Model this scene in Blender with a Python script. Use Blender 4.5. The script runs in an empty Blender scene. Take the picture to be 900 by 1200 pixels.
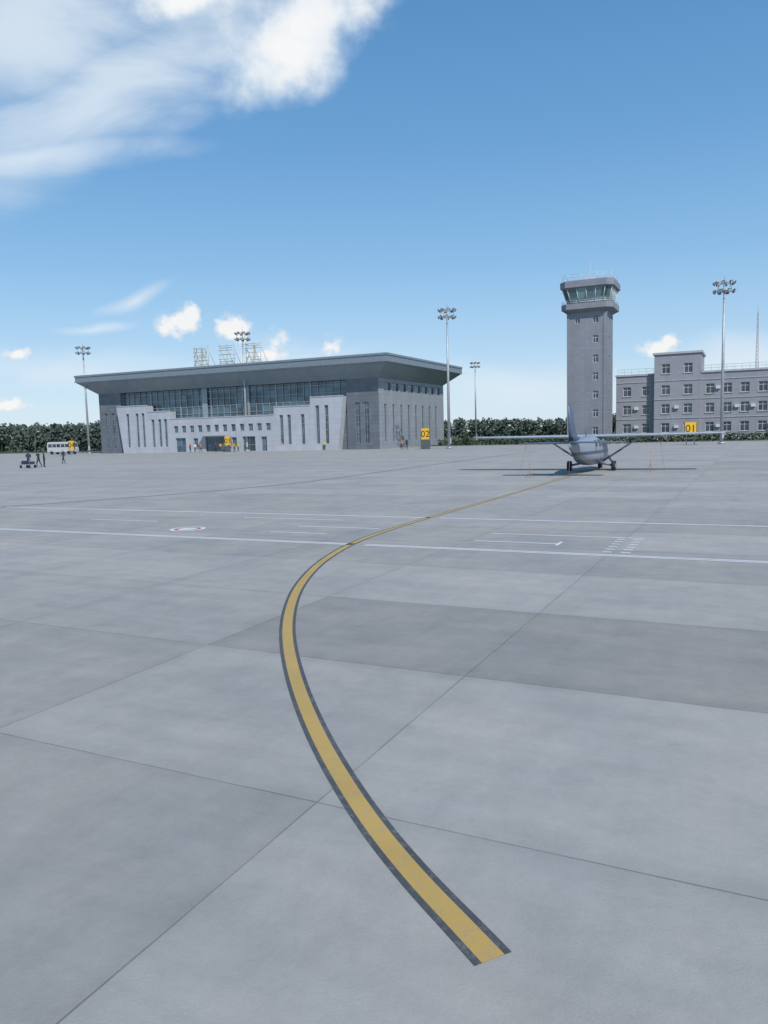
import bpy, bmesh, math, random
from mathutils import Vector, Matrix
random.seed(7)
SC=bpy.context.scene; COL=SC.collection
TH=math.radians(25.5); CT=math.cos(TH); ST=math.sin(TH)
def uv(u,v): return (u*CT+v*ST, -u*ST+v*CT)
rad=math.radians
# ------------------------------------------------------------------ camera
cam=bpy.data.cameras.new("camera"); co=bpy.data.objects.new("camera",cam); COL.objects.link(co)
r=rad(1.5); p=rad(5.868)
F=Vector((0,math.cos(p),-math.sin(p)));U0=Vector((0,math.sin(p),math.cos(p)));X=Vector((1,0,0))
R=math.cos(r)*X-math.sin(r)*U0; U=math.sin(r)*X+math.cos(r)*U0
M=Matrix((R,U,-F)).transposed().to_4x4();M.translation=Vector((0,0,2.8));co.matrix_world=M
cam.sensor_fit='VERTICAL';cam.sensor_height=24;cam.lens=18;cam.clip_end=9000;cam.clip_start=.05
SC.camera=co
SC.view_settings.view_transform='Standard'; SC.view_settings.look='None'; SC.view_settings.exposure=0
# ------------------------------------------------------------------ node helpers
class NT:
    def __init__(s,nt): s.nt=nt
    def n(s,t,**k):
        nd=s.nt.nodes.new(t)
        for a,b in k.items(): setattr(nd,a,b)
        return nd
    def l(s,a,b): s.nt.links.new(a,b)
    def setin(s,sock,v):
        if isinstance(v,(int,float,tuple,list)): sock.default_value=v
        else: s.l(v,sock)
    def m(s,op,a,b=0.0,c=0.0,clamp=False):
        nd=s.n('ShaderNodeMath',operation=op); nd.use_clamp=clamp
        s.setin(nd.inputs[0],a); s.setin(nd.inputs[1],b); s.setin(nd.inputs[2],c); return nd.outputs[0]
    def mix(s,f,a,b,mode='MIX'):
        nd=s.n('ShaderNodeMix',data_type='RGBA',blend_type=mode)
        s.setin(nd.inputs[0],f)
        for i,v in ((6,a),(7,b)):
            if isinstance(v,tuple) and len(v)==3: v=v+(1,)
            s.setin(nd.inputs[i],v)
        return nd.outputs[2]
    def ss(s,v,a,b,c=0.,d=1.,t='SMOOTHSTEP'):
        nd=s.n('ShaderNodeMapRange',interpolation_type=t)
        s.setin(nd.inputs[0],v)
        for i,q in enumerate((a,b,c,d)): nd.inputs[i+1].default_value=q
        return nd.outputs[0]
    def noise(s,vec,scale,det=4,rough=.55,dist=0.):
        nd=s.n('ShaderNodeTexNoise'); s.l(vec,nd.inputs['Vector'])
        nd.inputs['Scale'].default_value=scale;nd.inputs['Detail'].default_value=det;nd.inputs['Roughness'].default_value=rough;nd.inputs['Distortion'].default_value=dist
        return nd.outputs[0]
    def mapping(s,vec,loc=(0,0,0),rot=(0,0,0),sc=(1,1,1),t='POINT'):
        nd=s.n('ShaderNodeMapping',vector_type=t); s.l(vec,nd.inputs[0])
        nd.inputs[1].default_value=loc;nd.inputs[2].default_value=rot;nd.inputs[3].default_value=sc
        return nd.outputs[0]
    def comb(s,x,y,z=0.):
        nd=s.n('ShaderNodeCombineXYZ'); s.setin(nd.inputs[0],x);s.setin(nd.inputs[1],y);s.setin(nd.inputs[2],z);return nd.outputs[0]
    def sep(s,v):
        nd=s.n('ShaderNodeSeparateXYZ'); s.l(v,nd.inputs[0]); return nd.outputs
def newmat(name):
    m=bpy.data.materials.new(name); m.use_nodes=True
    t=NT(m.node_tree); b=m.node_tree.nodes['Principled BSDF']; return m,t,b
def mat(name,col,rough=.6,metal=0.,var=.12,scale=3.,bump=0.,spec=.5):
    m,t,b=newmat(name)
    tc=t.n('ShaderNodeTexCoord').outputs['Object']
    n=t.noise(tc,scale,5,.6)
    lo=tuple(c*(1-var) for c in col); hi=tuple(min(1,c*(1+var)) for c in col)
    c=t.mix(t.ss(n,.3,.7),lo,hi); t.l(c,b.inputs['Base Color'])
    b.inputs['Roughness'].default_value=rough;b.inputs['Metallic'].default_value=metal;b.inputs['Specular IOR Level'].default_value=spec
    if bump:
        bp=t.n('ShaderNodeBump');bp.inputs['Strength'].default_value=bump;t.l(n,bp.inputs['Height']);t.l(bp.outputs[0],b.inputs['Normal'])
    return m
def clad(name,col,bw=1.2,bh=.6,var=.12,joint=.65,rough=.5):
    m,t,b=newmat(name)
    tc=t.n('ShaderNodeTexCoord').outputs['Object']; s=t.sep(tc)
    vec=t.comb(t.m('ADD',s[0],s[1]),s[2])
    br=t.n('ShaderNodeTexBrick'); t.l(vec,br.inputs['Vector']); br.offset=0.0
    br.inputs['Color1'].default_value=tuple(c*(1-var) for c in col)+(1,)
    br.inputs['Color2'].default_value=tuple(c*(1+var) for c in col)+(1,)
    br.inputs['Mortar'].default_value=tuple(c*joint for c in col)+(1,)
    br.inputs['Scale'].default_value=1;br.inputs['Mortar Size'].default_value=.02;br.inputs['Mortar Smooth'].default_value=.3
    br.inputs['Brick Width'].default_value=bw;br.inputs['Row Height'].default_value=bh
    n=t.noise(t.mapping(tc,sc=(1,1,.25)),.5,4)
    c=t.mix(t.ss(n,.3,.75,.0,.3),br.outputs[0],tuple(c*.6 for c in col)); t.l(c,b.inputs['Base Color'])
    b.inputs['Roughness'].default_value=rough; return m
def glassmat(name,col=(.03,.05,.06),pw=1.4,ph=1.3,rough=.08):
    m,t,b=newmat(name)
    tc=t.n('ShaderNodeTexCoord').outputs['Object']; s=t.sep(tc)
    fx=t.m('FLOOR',t.m('DIVIDE',t.m('ADD',s[0],s[1]),pw)); fz=t.m('FLOOR',t.m('DIVIDE',s[2],ph))
    wn=t.n('ShaderNodeTexWhiteNoise',noise_dimensions='2D'); t.l(t.comb(fx,fz),wn.inputs[0])
    c=t.mix(wn.outputs[0],tuple(q*.5 for q in col),tuple(q*1.9 for q in col)); t.l(c,b.inputs['Base Color'])
    b.inputs['Roughness'].default_value=rough; b.inputs['Specular IOR Level'].default_value=.8
    return m
# ------------------------------------------------------------------ world
SUNH=Vector((.38,-.925,0)).normalized(); EL=rad(45)
w=bpy.data.worlds.new("World"); SC.world=w; w.use_nodes=True
try:
    w.cycles.sampling_method='MANUAL'; w.cycles.sample_map_resolution=256
except Exception: pass
t=NT(w.node_tree); bg=w.node_tree.nodes['Background']
sky=t.n('ShaderNodeTexSky',sky_type='NISHITA'); sky.sun_disc=False; sky.sun_elevation=EL
sky.sun_rotation=math.atan2(SUNH.x,SUNH.y); sky.air_density=1.; sky.dust_density=.4; sky.ozone_density=2.5
d=t.n('ShaderNodeTexCoord').outputs['Generated']; s=t.sep(d)
ramp=t.n('ShaderNodeValToRGB'); t.l(s[2],ramp.inputs[0])
cr=ramp.color_ramp
stops=[(0,(.60,.74,.85)),(.04,(.55,.71,.85)),(.10,(.41,.62,.83)),(.20,(.245,.485,.76)),(.33,(.14,.35,.65)),(.48,(.085,.265,.54)),(1,(.045,.165,.38))]
cr.elements[0].position=0;cr.elements[0].color=stops[0][1]+(1,);cr.elements[1].position=1;cr.elements[1].color=stops[-1][1]+(1,)
for q,c in stops[1:-1]:
    e=cr.elements.new(q); e.color=c+(1,)
grad=t.n('ShaderNodeVectorMath',operation='SCALE'); t.l(ramp.outputs[0],grad.inputs[0]); grad.inputs['Scale'].default_value=9.
base=t.mix(.82,sky.outputs[0],grad.outputs[0])
yy=t.m('MAXIMUM',s[1],.08); A=t.m('DIVIDE',s[0],yy); E=t.m('DIVIDE',s[2],yy)
P=t.comb(A,E)
def blobs(lst,warp_scale,warp_amt):
    nz=t.n('ShaderNodeTexNoise'); t.l(P,nz.inputs['Vector']); nz.inputs['Scale'].default_value=warp_scale; nz.inputs['Detail'].default_value=2
    sub=t.n('ShaderNodeVectorMath',operation='MULTIPLY_ADD'); t.l(nz.outputs[1],sub.inputs[0]); sub.inputs[1].default_value=(warp_amt,)*3
    t.l(P,sub.inputs[2])
    off=t.n('ShaderNodeVectorMath',operation='SUBTRACT'); t.l(sub.outputs[0],off.inputs[0]); off.inputs[1].default_value=(warp_amt*.5,warp_amt*.5,0)
    z=t.n('ShaderNodeVectorMath',operation='MULTIPLY'); t.l(off.outputs[0],z.inputs[0]); z.inputs[1].default_value=(1,1,0)
    acc=None
    for (a,e,rot,ra,re,st) in lst:
        v=t.mapping(z.outputs[0],(a,e,0),(0,0,rad(rot)),(ra,re,1),'TEXTURE')
        ln=t.n('ShaderNodeVectorMath',operation='LENGTH'); t.l(v,ln.inputs[0])
        k=t.m('MULTIPLY',t.m('SUBTRACT',1.,ln.outputs['Value'],clamp=True),st)
        acc=k if acc is None else t.m('MAXIMUM',acc,k)
    return acc
cum=blobs([(-.085,.50,32,.17,.095,1.2),(-.225,.55,0,.12,.055,1.1),(.02,.57,15,.14,.04,1.),(-.135,.455,40,.09,.07,1.05)],7,.06)
cum2=blobs([(-.255,.147,0,.042,.027,1.2),(-.240,.155,0,.024,.022,1.2),(-.187,.138,0,.038,.024,1.2),(-.131,.119,0,.02,.026,.95),(-.145,.104,0,.05,.014,1.),(-.06,.113,0,.03,.022,.75),
  (-.462,.1126,0,.032,.013,1.),(-.4825,.048,0,.04,.018,1.),(.356,.100,0,.04,.016,1.05),(.372,.108,0,.022,.014,1.1),(.08,.075,0,.05,.012,.8)],30,.012)
soft=blobs([(-.44,.52,20,.36,.19,1.1),(-.34,.42,27,.34,.10,1.05),(-.43,.345,3,.26,.04,1.),(-.30,.182,14,.07,.012,.8),(-.36,.148,8,.07,.011,.8),
  (-.42,.09,2,.32,.05,.75),(-.12,.085,0,.32,.05,.7),(.17,.055,0,.28,.06,.85),(.5,.075,0,.22,.05,.75)],4,.09)
n1=t.noise(P,12,6,.55); n2=t.noise(P,48,5,.6)
ns=t.noise(t.mapping(P,rot=(0,0,rad(-28)),sc=(3.2,9,1)),1.,5,.6,.5)
d1=t.ss(t.m('MULTIPLY_ADD',t.m('SUBTRACT',n1,.5),1.6,cum),.12,.85)
d1=t.m('MULTIPLY',d1,t.ss(cum,0,.3))
d2=t.ss(t.m('MULTIPLY_ADD',t.m('SUBTRACT',n2,.5),1.7,cum2),.2,.8)
d2=t.m('MULTIPLY',d2,t.ss(cum2,0,.25))
d3=t.ss(t.m('MULTIPLY_ADD',t.m('SUBTRACT',ns,.5),1.35,soft),.05,1.0,0,.82)
d3=t.m('MULTIPLY',d3,t.ss(soft,0,.25))
c3=t.mix(d3,base,(6.2,7.0,7.7,1))
shade=t.ss(t.m('MULTIPLY_ADD',t.m('SUBTRACT',n1,.5),2.4,cum),.3,1.2)
c1=t.mix(t.m('MULTIPLY',d1,.93),c3,t.mix(shade,(5.6,6.5,7.4,1),(8.2,8.2,8.1,1)))
sh2=t.ss(t.m('MULTIPLY_ADD',t.m('SUBTRACT',n2,.5),1.8,cum2),.25,.9)
c2=t.mix(t.m('MULTIPLY',d2,.88),c1,t.mix(sh2,(6.0,6.6,7.2,1),(8.1,7.9,7.7,1)))
t.l(c2,bg.inputs[0]); bg.inputs[1].default_value=.12
# sun
l=bpy.data.lights.new("sun",'SUN');l.energy=3.6;l.angle=rad(.53);l.color=(1,.95,.88)
lo=bpy.data.objects.new("sun",l);COL.objects.link(lo)
dv=Vector((SUNH.x*math.cos(EL),SUNH.y*math.cos(EL),math.sin(EL))); lo.rotation_euler=dv.to_track_quat('Z','Y').to_euler()
lo.location=(0,0,60)
# ------------------------------------------------------------------ mesh helpers
def box(bm,x0,x1,y0,y1,z0,z1,mtx=None,mi=0):
    vs=[bm.verts.new(Vector(c) if mtx is None else mtx@Vector(c)) for c in ((x0,y0,z0),(x1,y0,z0),(x1,y1,z0),(x0,y1,z0),(x0,y0,z1),(x1,y0,z1),(x1,y1,z1),(x0,y1,z1))]
    for f in ((3,2,1,0),(4,5,6,7),(0,1,5,4),(1,2,6,5),(2,3,7,6),(3,0,4,7)):
        fc=bm.faces.new([vs[i] for i in f]); fc.material_index=mi
def quad(bm,pts,mi=0):
    f=bm.faces.new([bm.verts.new(q) for q in pts]); f.material_index=mi; return f
def rod(bm,a,b,r0,r1=None,n=8,mi=0,cap=True):
    if r1 is None:r1=r0
    a=Vector(a);b=Vector(b);d=(b-a).normalized();o=d.orthogonal().normalized();o2=d.cross(o)
    A_=[];B_=[]
    for i in range(n):
        g=2*math.pi*i/n;e=o*math.cos(g)+o2*math.sin(g)
        A_.append(bm.verts.new(a+e*r0));B_.append(bm.verts.new(b+e*r1))
    for i in range(n):
        f=bm.faces.new((A_[i],A_[(i+1)%n],B_[(i+1)%n],B_[i]));f.material_index=mi;f.smooth=True
    if cap:
        f=bm.faces.new(A_[::-1]);f.material_index=mi;f=bm.faces.new(B_);f.material_index=mi
def fin(name,bm,mats,parent=None,loc=None,rot=0.,recalc=False):
    if recalc: bmesh.ops.recalc_face_normals(bm,faces=bm.faces)
    me=bpy.data.meshes.new(name);bm.to_mesh(me);bm.free()
    for m_ in (mats if isinstance(mats,(list,tuple)) else [mats]): me.materials.append(m_)
    o=bpy.data.objects.new(name,me);COL.objects.link(o)
    if parent: o.parent=parent
    if loc: o.location=loc
    if rot: o.rotation_euler=(0,0,rot)
    return o
def empty(name,x,y,rot=0.,z=0.):
    o=bpy.data.objects.new(name,None);COL.objects.link(o);o.location=(x,y,z);o.rotation_euler=(0,0,rot);o.empty_display_size=.5;return o
def wall(bw,bg_,bf,o,dx,nrm,W,H,ops,dep=.25,mull=1,fr=.07,z0=0.):
    """o origin, dx unit dir along the wall, nrm outward normal; ops=(x0,x1,z0,z1)"""
    o=Vector(o);dx=Vector(dx);nrm=Vector(nrm)
    def P_(x,z,d=0): return o+dx*x-nrm*d+Vector((0,0,z))
    xs=sorted({0,W}|{q for a in ops for q in a[:2]}); zs=sorted({z0,H}|{q for a in ops for q in a[2:4]})
    for i in range(len(xs)-1):
        for j in range(len(zs)-1):
            cx=(xs[i]+xs[i+1])/2;cz=(zs[j]+zs[j+1])/2
            if any(a[0]<cx<a[1] and a[2]<cz<a[3] for a in ops): continue
            quad(bw,[P_(xs[i],zs[j]),P_(xs[i+1],zs[j]),P_(xs[i+1],zs[j+1]),P_(xs[i],zs[j+1])])
    for a in ops:
        x0,x1,a0,a1=a[:4]
        for (p0,p1) in (((x0,a0),(x1,a0)),((x1,a0),(x1,a1)),((x1,a1),(x0,a1)),((x0,a1),(x0,a0))):
            quad(bw,[P_(*p0),P_(*p0,dep),P_(*p1,dep),P_(*p1)])
        quad(bg_,[P_(x0,a0,dep),P_(x1,a0,dep),P_(x1,a1,dep),P_(x0,a1,dep)])
        def bar(xa,xb,za,zb):
            q=[P_(xa,za,dep-.06),P_(xb,za,dep-.06),P_(xb,zb,dep-.06),P_(xa,zb,dep-.06)]
            quad(bf,q)
        bar(x0,x1,a0,a0+fr);bar(x0,x1,a1-fr,a1);bar(x0,x0+fr,a0+fr,a1-fr);bar(x1-fr,x1,a0+fr,a1-fr)
        if mull:
            c=(x0+x1)/2;bar(c-fr/2,c+fr/2,a0+fr,a1-fr)
            if a1-a0>2.5:
                k=a0+1.2
                while k<a1-.6: bar(x0+fr,x1-fr,k-fr/2,k+fr/2);k+=1.2
            else:
                c=a0+(a1-a0)*.68; bar(x0+fr,x1-fr,c-fr/2,c+fr/2)
# ------------------------------------------------------------------ materials
m_granD=clad("granite_dark",(.15,.17,.195),1.2,.7)
m_granL=clad("granite_grey",(.29,.315,.35),1.2,.7,.06)
m_white=clad("stone_pale",(.45,.48,.53),1.3,.9,.05,.78,.6)
m_roof=clad("roof_panels",(.21,.27,.315),2.4,1.4,.05,.6,.35)
m_roofD=mat("fascia_panels",(.19,.235,.275),.4)
m_glassC=glassmat("curtain_glass",(.05,.10,.125),1.45,1.35,.1)
m_glass=glassmat("window_glass",(.035,.05,.065),1.1,.9,.08)
m_mull=mat("mullion_metal",(.30,.35,.39),.4,.2)
m_frame=mat("window_frame_white",(.62,.64,.66),.5)
m_gold=mat("gold_letters",(.52,.43,.24),.5,.1)
m_steel=mat("galvanised_steel",(.42,.44,.46),.45,.4)
m_darksteel=mat("dark_steel",(.10,.11,.12),.5,.2)
m_tower=clad("tower_stone",(.255,.27,.31),1.0,.6,.06,.78,.7)
m_admin=clad("office_stone",(.315,.325,.37),1.0,.5,.05,.82,.7)
m_trim=mat("trim_grey",(.42,.43,.46),.6)
m_white_metal=mat("white_metal",(.62,.64,.66),.5)
m_yellow=mat("sign_yellow",(.78,.45,.02),.5,0,.05)
m_black=mat("black_paint",(.02,.02,.022),.6)
m_lamp=mat("lamp_glass",(.55,.58,.6),.15)
m_rubber=mat("tyre_rubber",(.025,.025,.025),.8)
m_conc=mat("concrete_block",(.34,.34,.33),.85,0,.15,2)
# ------------------------------------------------------------------ ground + apron
def concrete():
    m,t,b=newmat("apron_concrete")
    g=t.n('ShaderNodeNewGeometry').outputs['Position']
    L=t.mapping(g,rot=(0,0,rad(26.2)))       # slab frame
    s=t.sep(L)
    wob=t.m('MULTIPLY',t.m('SUBTRACT',t.noise(g,1.3,2),.5),.014)
    uu=t.m('DIVIDE',t.m('ADD',t.m('ADD',s[0],3.0),wob),3.7); vv=t.m('DIVIDE',t.m('ADD',t.m('SUBTRACT',s[1],4.8),wob),3.28)
    fu=t.m('FLOOR',uu); fv=t.m('FLOOR',vv)
    def dist(q,size):
        fr=t.m('FRACT',q); return t.m('MULTIPLY',t.m('MINIMUM',fr,t.m('SUBTRACT',1.,fr)),size)
    dj=t.m('MINIMUM',dist(uu,3.7),dist(vv,3.28))
    joint=t.ss(dj,.003,.011,1,0)
    edge=t.ss(dj,.0,.22,1,0)
    wn=t.n('ShaderNodeTexWhiteNoise',noise_dimensions='2D'); t.l(t.comb(fu,fv),wn.inputs[0])
    wr=t.n('ShaderNodeTexWhiteNoise',noise_dimensions='2D'); t.l(t.comb(t.m('FLOOR',t.m('DIVIDE',fu,6.)),fv),wr.inputs[0])
    a=t.m('MULTIPLY',t.m('COMPARE',fv,1.,.1),t.m('GREATER_THAN',fu,-1.5))
    bmask=t.m('MULTIPLY',t.m('COMPARE',fv,0.,.1),t.m('LESS_THAN',fu,-1.5))
    c2=t.m('MULTIPLY',t.m('COMPARE',fv,3.,.1),t.m('GREATER_THAN',fu,-3.5))
    c4=t.m('MULTIPLY',t.m('LESS_THAN',fv,-.5),t.m('LESS_THAN',fu,-.5))
    lo=t.noise(g,.4,6,.65); mid=t.noise(g,1.9,7,.7); fine=t.noise(g,55,4,.7); spk=t.noise(g,16,3,.6)
    st=t.noise(t.mapping(L,sc=(.22,2.4,1)),1.,5,.6)
    st2=t.noise(t.mapping(L,sc=(5.5,.35,1)),1.,4,.6)
    big=t.noise(g,.03,3,.5)
    val=t.m('ADD',1.0,t.m('MULTIPLY',t.m('SUBTRACT',wn.outputs[0],.5),.05))
    val=t.m('ADD',val,t.m('MULTIPLY',t.m('SUBTRACT',wr.outputs[0],.5),.09))
    for q,k in ((lo,.50),(mid,.40),(st,.26),(st2,.12),(big,.25),(fine,.22),(spk,.12)):
        val=t.m('ADD',val,t.m('MULTIPLY',t.m('SUBTRACT',q,.5),k))
    for q,k in ((a,.16),(bmask,.09),(c2,.08),(c4,.10),(edge,.04)):
        val=t.m('MULTIPLY',val,t.m('SUBTRACT',1.,t.m('MULTIPLY',q,k)))
    sp=t.ss(t.noise(g,1.1,6,.75),.60,.78,0,.22); val=t.m('MULTIPLY',val,t.m('SUBTRACT',1.,sp))
    jn=t.ss(t.noise(g,.7,3),.3,.65,.16,.42)
    val=t.m('MULTIPLY',val,t.m('SUBTRACT',1.,t.m('MULTIPLY',joint,jn)))
    tint=t.mix(t.ss(lo,.35,.65),(.345,.345,.335),(.365,.348,.325))
    sc=t.n('ShaderNodeVectorMath',operation='SCALE'); t.l(tint,sc.inputs[0]); t.l(val,sc.inputs['Scale'])
    t.l(sc.outputs[0],b.inputs['Base Color']); b.inputs['Roughness'].default_value=.8; b.inputs['Specular IOR Level'].default_value=.3
    bp=t.n('ShaderNodeBump'); bp.inputs['Strength'].default_value=.3; bp.inputs['Distance'].default_value=.01
    t.l(t.m('SUBTRACT',t.m('ADD',fine,mid),t.m('MULTIPLY',joint,1.5)),bp.inputs['Height']); t.l(bp.outputs[0],b.inputs['Normal'])
    return m
m_apron=concrete()
def grassmat():
    m,t,b=newmat("grass"); g=t.n('ShaderNodeNewGeometry').outputs['Position']
    c=t.mix(t.ss(t.noise(g,.2,8,.7),.3,.7),(.05,.075,.035),(.09,.115,.055)); t.l(c,b.inputs['Base Color']); b.inputs['Roughness'].default_value=.9; return m
m_grass=grassmat()
bm=bmesh.new(); quad(bm,[(-4000,-4000,-.10),(4000,-4000,-.10),(4000,4000,-.10),(-4000,4000,-.10)]); fin("ground",bm,m_grass)
bm=bmesh.new()
box(bm,-260,300,-80,134,-.3,0); fin("airport_apron",bm,m_apron,rot=-TH)
bm=bmesh.new(); box(bm,-300,2,134.0,134.25,-.3,.12); box(bm,2,300,134.0,134.25,-.3,.12); fin("kerb",bm,m_conc,rot=-TH)
# ------------------------------------------------------------------ markings
def paintmat(name,col,wear=.35,rough=.6):
    m,t,b=newmat(name); g=t.n('ShaderNodeNewGeometry').outputs['Position']
    n=t.noise(g,9,7,.75); n2=t.noise(g,60,4,.7); n3=t.noise(g,.8,3)
    f=t.ss(t.m('ADD',t.m('MULTIPLY',n,.6),t.m('MULTIPLY',n2,.4)),.48,.66,0,wear)
    c=t.mix(f,col,(.30,.29,.27)); c=t.mix(t.ss(n3,.3,.7,0,.3),c,tuple(q*.6 for q in col))
    t.l(c,b.inputs['Base Color']); b.inputs['Roughness'].default_value=rough; return m
m_py=paintmat("yellow_line_paint",(.53,.35,.095),.6)
m_pk=paintmat("black_line_paint",(.075,.08,.085),.55)
m_pw=paintmat("white_line_paint",(.72,.73,.74),.4)
m_pr=paintmat("red_line_paint",(.4,.12,.10),.4)
def catmull(pts,n=12):
    pts=[Vector(q) for q in pts]; P4=[2*pts[0]-pts[1]]+pts+[2*pts[-1]-pts[-2]]; out=[]
    for i in range(1,len(P4)-2):
        a,b_,c,d_=P4[i-1:i+3]
        for k in range(n):
            u=k/n; out.append(.5*((2*b_)+(c-a)*u+(2*a-5*b_+4*c-d_)*u*u+(3*b_-a-3*c+d_)*u**3))
    out.append(pts[-1]); return out
def smooth(ps,it):
    for _ in range(it):
        ps=[ps[0]]+[(ps[i-1]+2*ps[i]+ps[i+1])/4 for i in range(1,len(ps)-1)]+[ps[-1]]
    return ps
def ribbon(bm,ps,o0,o1,z):
    L_=[];R_=[]
    for i,q in enumerate(ps):
        tg=(ps[min(i+1,len(ps)-1)]-ps[max(i-1,0)]).normalized(); nn=Vector((-tg.y,tg.x))
        L_.append(bm.verts.new((q.x+nn.x*o0,q.y+nn.y*o0,z)));R_.append(bm.verts.new((q.x+nn.x*o1,q.y+nn.y*o1,z)))
    for i in range(len(ps)-1): bm.faces.new((L_[i],L_[i+1],R_[i+1],R_[i]))
cv=[(.52,3.82),(.38,4.11),(.15,4.58),(-.12,5.22),(-.41,6.06),(-.74,7.2),(-1.11,8.82),(-1.44,10.81),(-1.60,12.8),(-1.60,14.69),(-1.36,17.2),(-.62,20.3),(.92,23.9),(2.62,27.4),(5.35,33.0),(9.31,41.5),(13.6,50.7),(16.0,55.8)]
cps=smooth(catmull(cv,10),14)
e=empty("taxiway_centre_line",0,0)
bm=bmesh.new(); ribbon(bm,cps,-.072,.072,.004); fin("yellow_stripe",bm,m_py,e,recalc=True)
bm=bmesh.new(); ribbon(bm,cps,.072,.118,.004);ribbon(bm,cps,-.118,-.072,.004); fin("black_borders",bm,m_pk,e,recalc=True)
cv2=[(-24,29),(-18.5,32.5),(-13,36.6),(-5.8,44),(-.5,55.),(4.6,66.2),(14,86.5),(20,99)]
cps2=smooth(catmull(cv2,10),10)
m_py2=paintmat("faded_yellow_paint",(.36,.29,.16),.8)
e=empty("taxiway_centre_line",0,0)
bm=bmesh.new(); ribbon(bm,cps2,-.06,.06,.004); fin("yellow_stripe",bm,m_py2,e,recalc=True)
bm=bmesh.new(); ribbon(bm,cps2,.06,.14,.004);ribbon(bm,cps2,-.14,-.06,.004); fin("black_borders",bm,m_pk,e,recalc=True)
def seg(bm,u0,u1,v0,v1,z=.004): quad(bm,[(u0,v0,z),(u1,v0,z),(u1,v1,z),(u0,v1,z)])
bm=bmesh.new()
for (v,wd) in ((17.07,.05),(17.22,.05)):
    seg(bm,-120,-9.06,v-wd,v+wd); seg(bm,-8.74,140,v-wd,v+wd)
for (v,wd) in ((23.2,.075),):
    seg(bm,-120,-9.4,v-wd,v+wd); seg(bm,-9.05,140,v-wd,v+wd)
seg(bm,-150,150,104.9,105.1)
fin("apron_edge_line",bm,m_pw,rot=-TH)
bm=bmesh.new()
seg(bm,-21.3,-18.2,20.15,20.25);seg(bm,-15.9,-12,21.90,22.0);seg(bm,-12.7,-10.8,18.75,18.85);seg(bm,-12.6,-9.8,20.15,20.25)
seg(bm,-6.3,-2.3,19.95,20.05);seg(bm,-6.3,-4.2,18.5,18.6);seg(bm,-4.2,-4.12,18.3,18.9)
for i in range(6):
    for u_ in (-2.95,-2.55): 
        seg(bm,u_,u_+.2,17.55+i*.42,17.67+i*.42)
seg(bm,12,12.1,30,60);seg(bm,4,12,29.9,30.0);seg(bm,20,34,44,44.12);seg(bm,-40,-22,52,52.12)
fin("stand_marking",bm,m_pw,rot=-TH)
e=empty("apron_reference_point",-6.1,23.65)
def ring(bm,r0,r1,z,n=40):
    for i in range(n):
        a=2*math.pi*i/n;b_=2*math.pi*(i+1)/n
        pts=[(r1*math.cos(a),r1*math.sin(a),z),(r1*math.cos(b_),r1*math.sin(b_),z),(r0*math.cos(b_),r0*math.sin(b_),z),(r0*math.cos(a),r0*math.sin(a),z)]
        if r0<=0: pts=pts[:2]+[(0,0,z)]
        quad(bm,pts)
bm=bmesh.new(); ring(bm,.42,.55,.004); ring(bm,.0,.3,.004); fin("white_ring",bm,m_pw,e)
bm=bmesh.new(); ring(bm,.3,.42,.004); fin("red_ring",bm,m_pr,e)
# ------------------------------------------------------------------ terminal
SCL=1.054
T=empty("airport_terminal",-.42,137,-TH); T.scale=(SCL,)*3
LW=62.8;DW=30.3;HW=11.9
bw=bmesh.new();bgl=bmesh.new();bfr=bmesh.new()
wall(bw,bgl,bfr,(-6.1,0,0),(1,0,0),(0,-1,0),6.1,HW,[(1.6,2.5,1.,8.),(3.3,4.2,1.,8.)])
wall(bw,bgl,bfr,(-LW,0,0),(1,0,0),(0,-1,0),LW-57,HW,[(1.4,2.3,1.,8.),(3.2,4.1,1.,8.)])
quad(bw,[(-6.1,0,0),(-6.1,0.8,0),(-6.1,.8,HW),(-6.1,0,HW)]);quad(bw,[(-57,0,0),(-57,0.8,0),(-57,.8,HW),(-57,0,HW)])
# granite behind the slanted edges of the pale front
quad(bw,[(-7.6,.3,0),(-6.1,.3,0),(-6.1,.3,6.2),(-7.6,.3,6.2)]);quad(bw,[(-57,.3,0),(-55.5,.3,0),(-55.5,.3,6.2),(-57,.3,6.2)])
fin("granite_end_bays",bw,m_granD,T)
bw=bmesh.new()
ops=[(2.2+i*3.35,3.0+i*3.35,1.2,7.6) for i in range(8)]+[(2.2+i*3.35,4.9+i*3.35,9.9,11.3) for i in range(8)]
wall(bw,bgl,bfr,(0,0,0),(0,1,0),(1,0,0),DW,HW,ops)
fin("side_wall",bw,m_granL,T)
bw=bmesh.new()
wall(bw,bgl,bfr,(-LW,DW,0),(0,-1,0),(-1,0,0),DW,HW,ops); wall(bw,bgl,bfr,(0,DW,0),(-1,0,0),(0,1,0),LW,HW,[(3+i*4.,5+i*4.,1.,7.) for i in range(14)])
fin("rear_walls",bw,m_granL,T)
bw=bmesh.new()
FY=-1.3
def sect(s0,s1,h,slots,z0=1.1,z1=None,wd=.75):
    ops=[(s1-q-wd/2,s1-q+wd/2,z0,(z1 or h-1.4)) for q in slots]
    wall(bw,bgl,bfr,(-s1,FY,0),(1,0,0),(0,-1,0),s1-s0,h,ops,dep=.35)
    quad(bw,[(-s1,FY,h),(-s0,FY,h),(-s0,.5,h),(-s1,.5,h)])
sect(49.2,55.7,9.1,[54.2,51.8,50.3])
sect(43.7,49.2,7.8,[47.9,46.2,44.8])
sect(12.6,20.1,7.7,[18.6,17.,14.2])
sect(7.4,12.6,9.1,[11.2,9.4])
s0,s1,h=20.1,43.7,6.3
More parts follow.
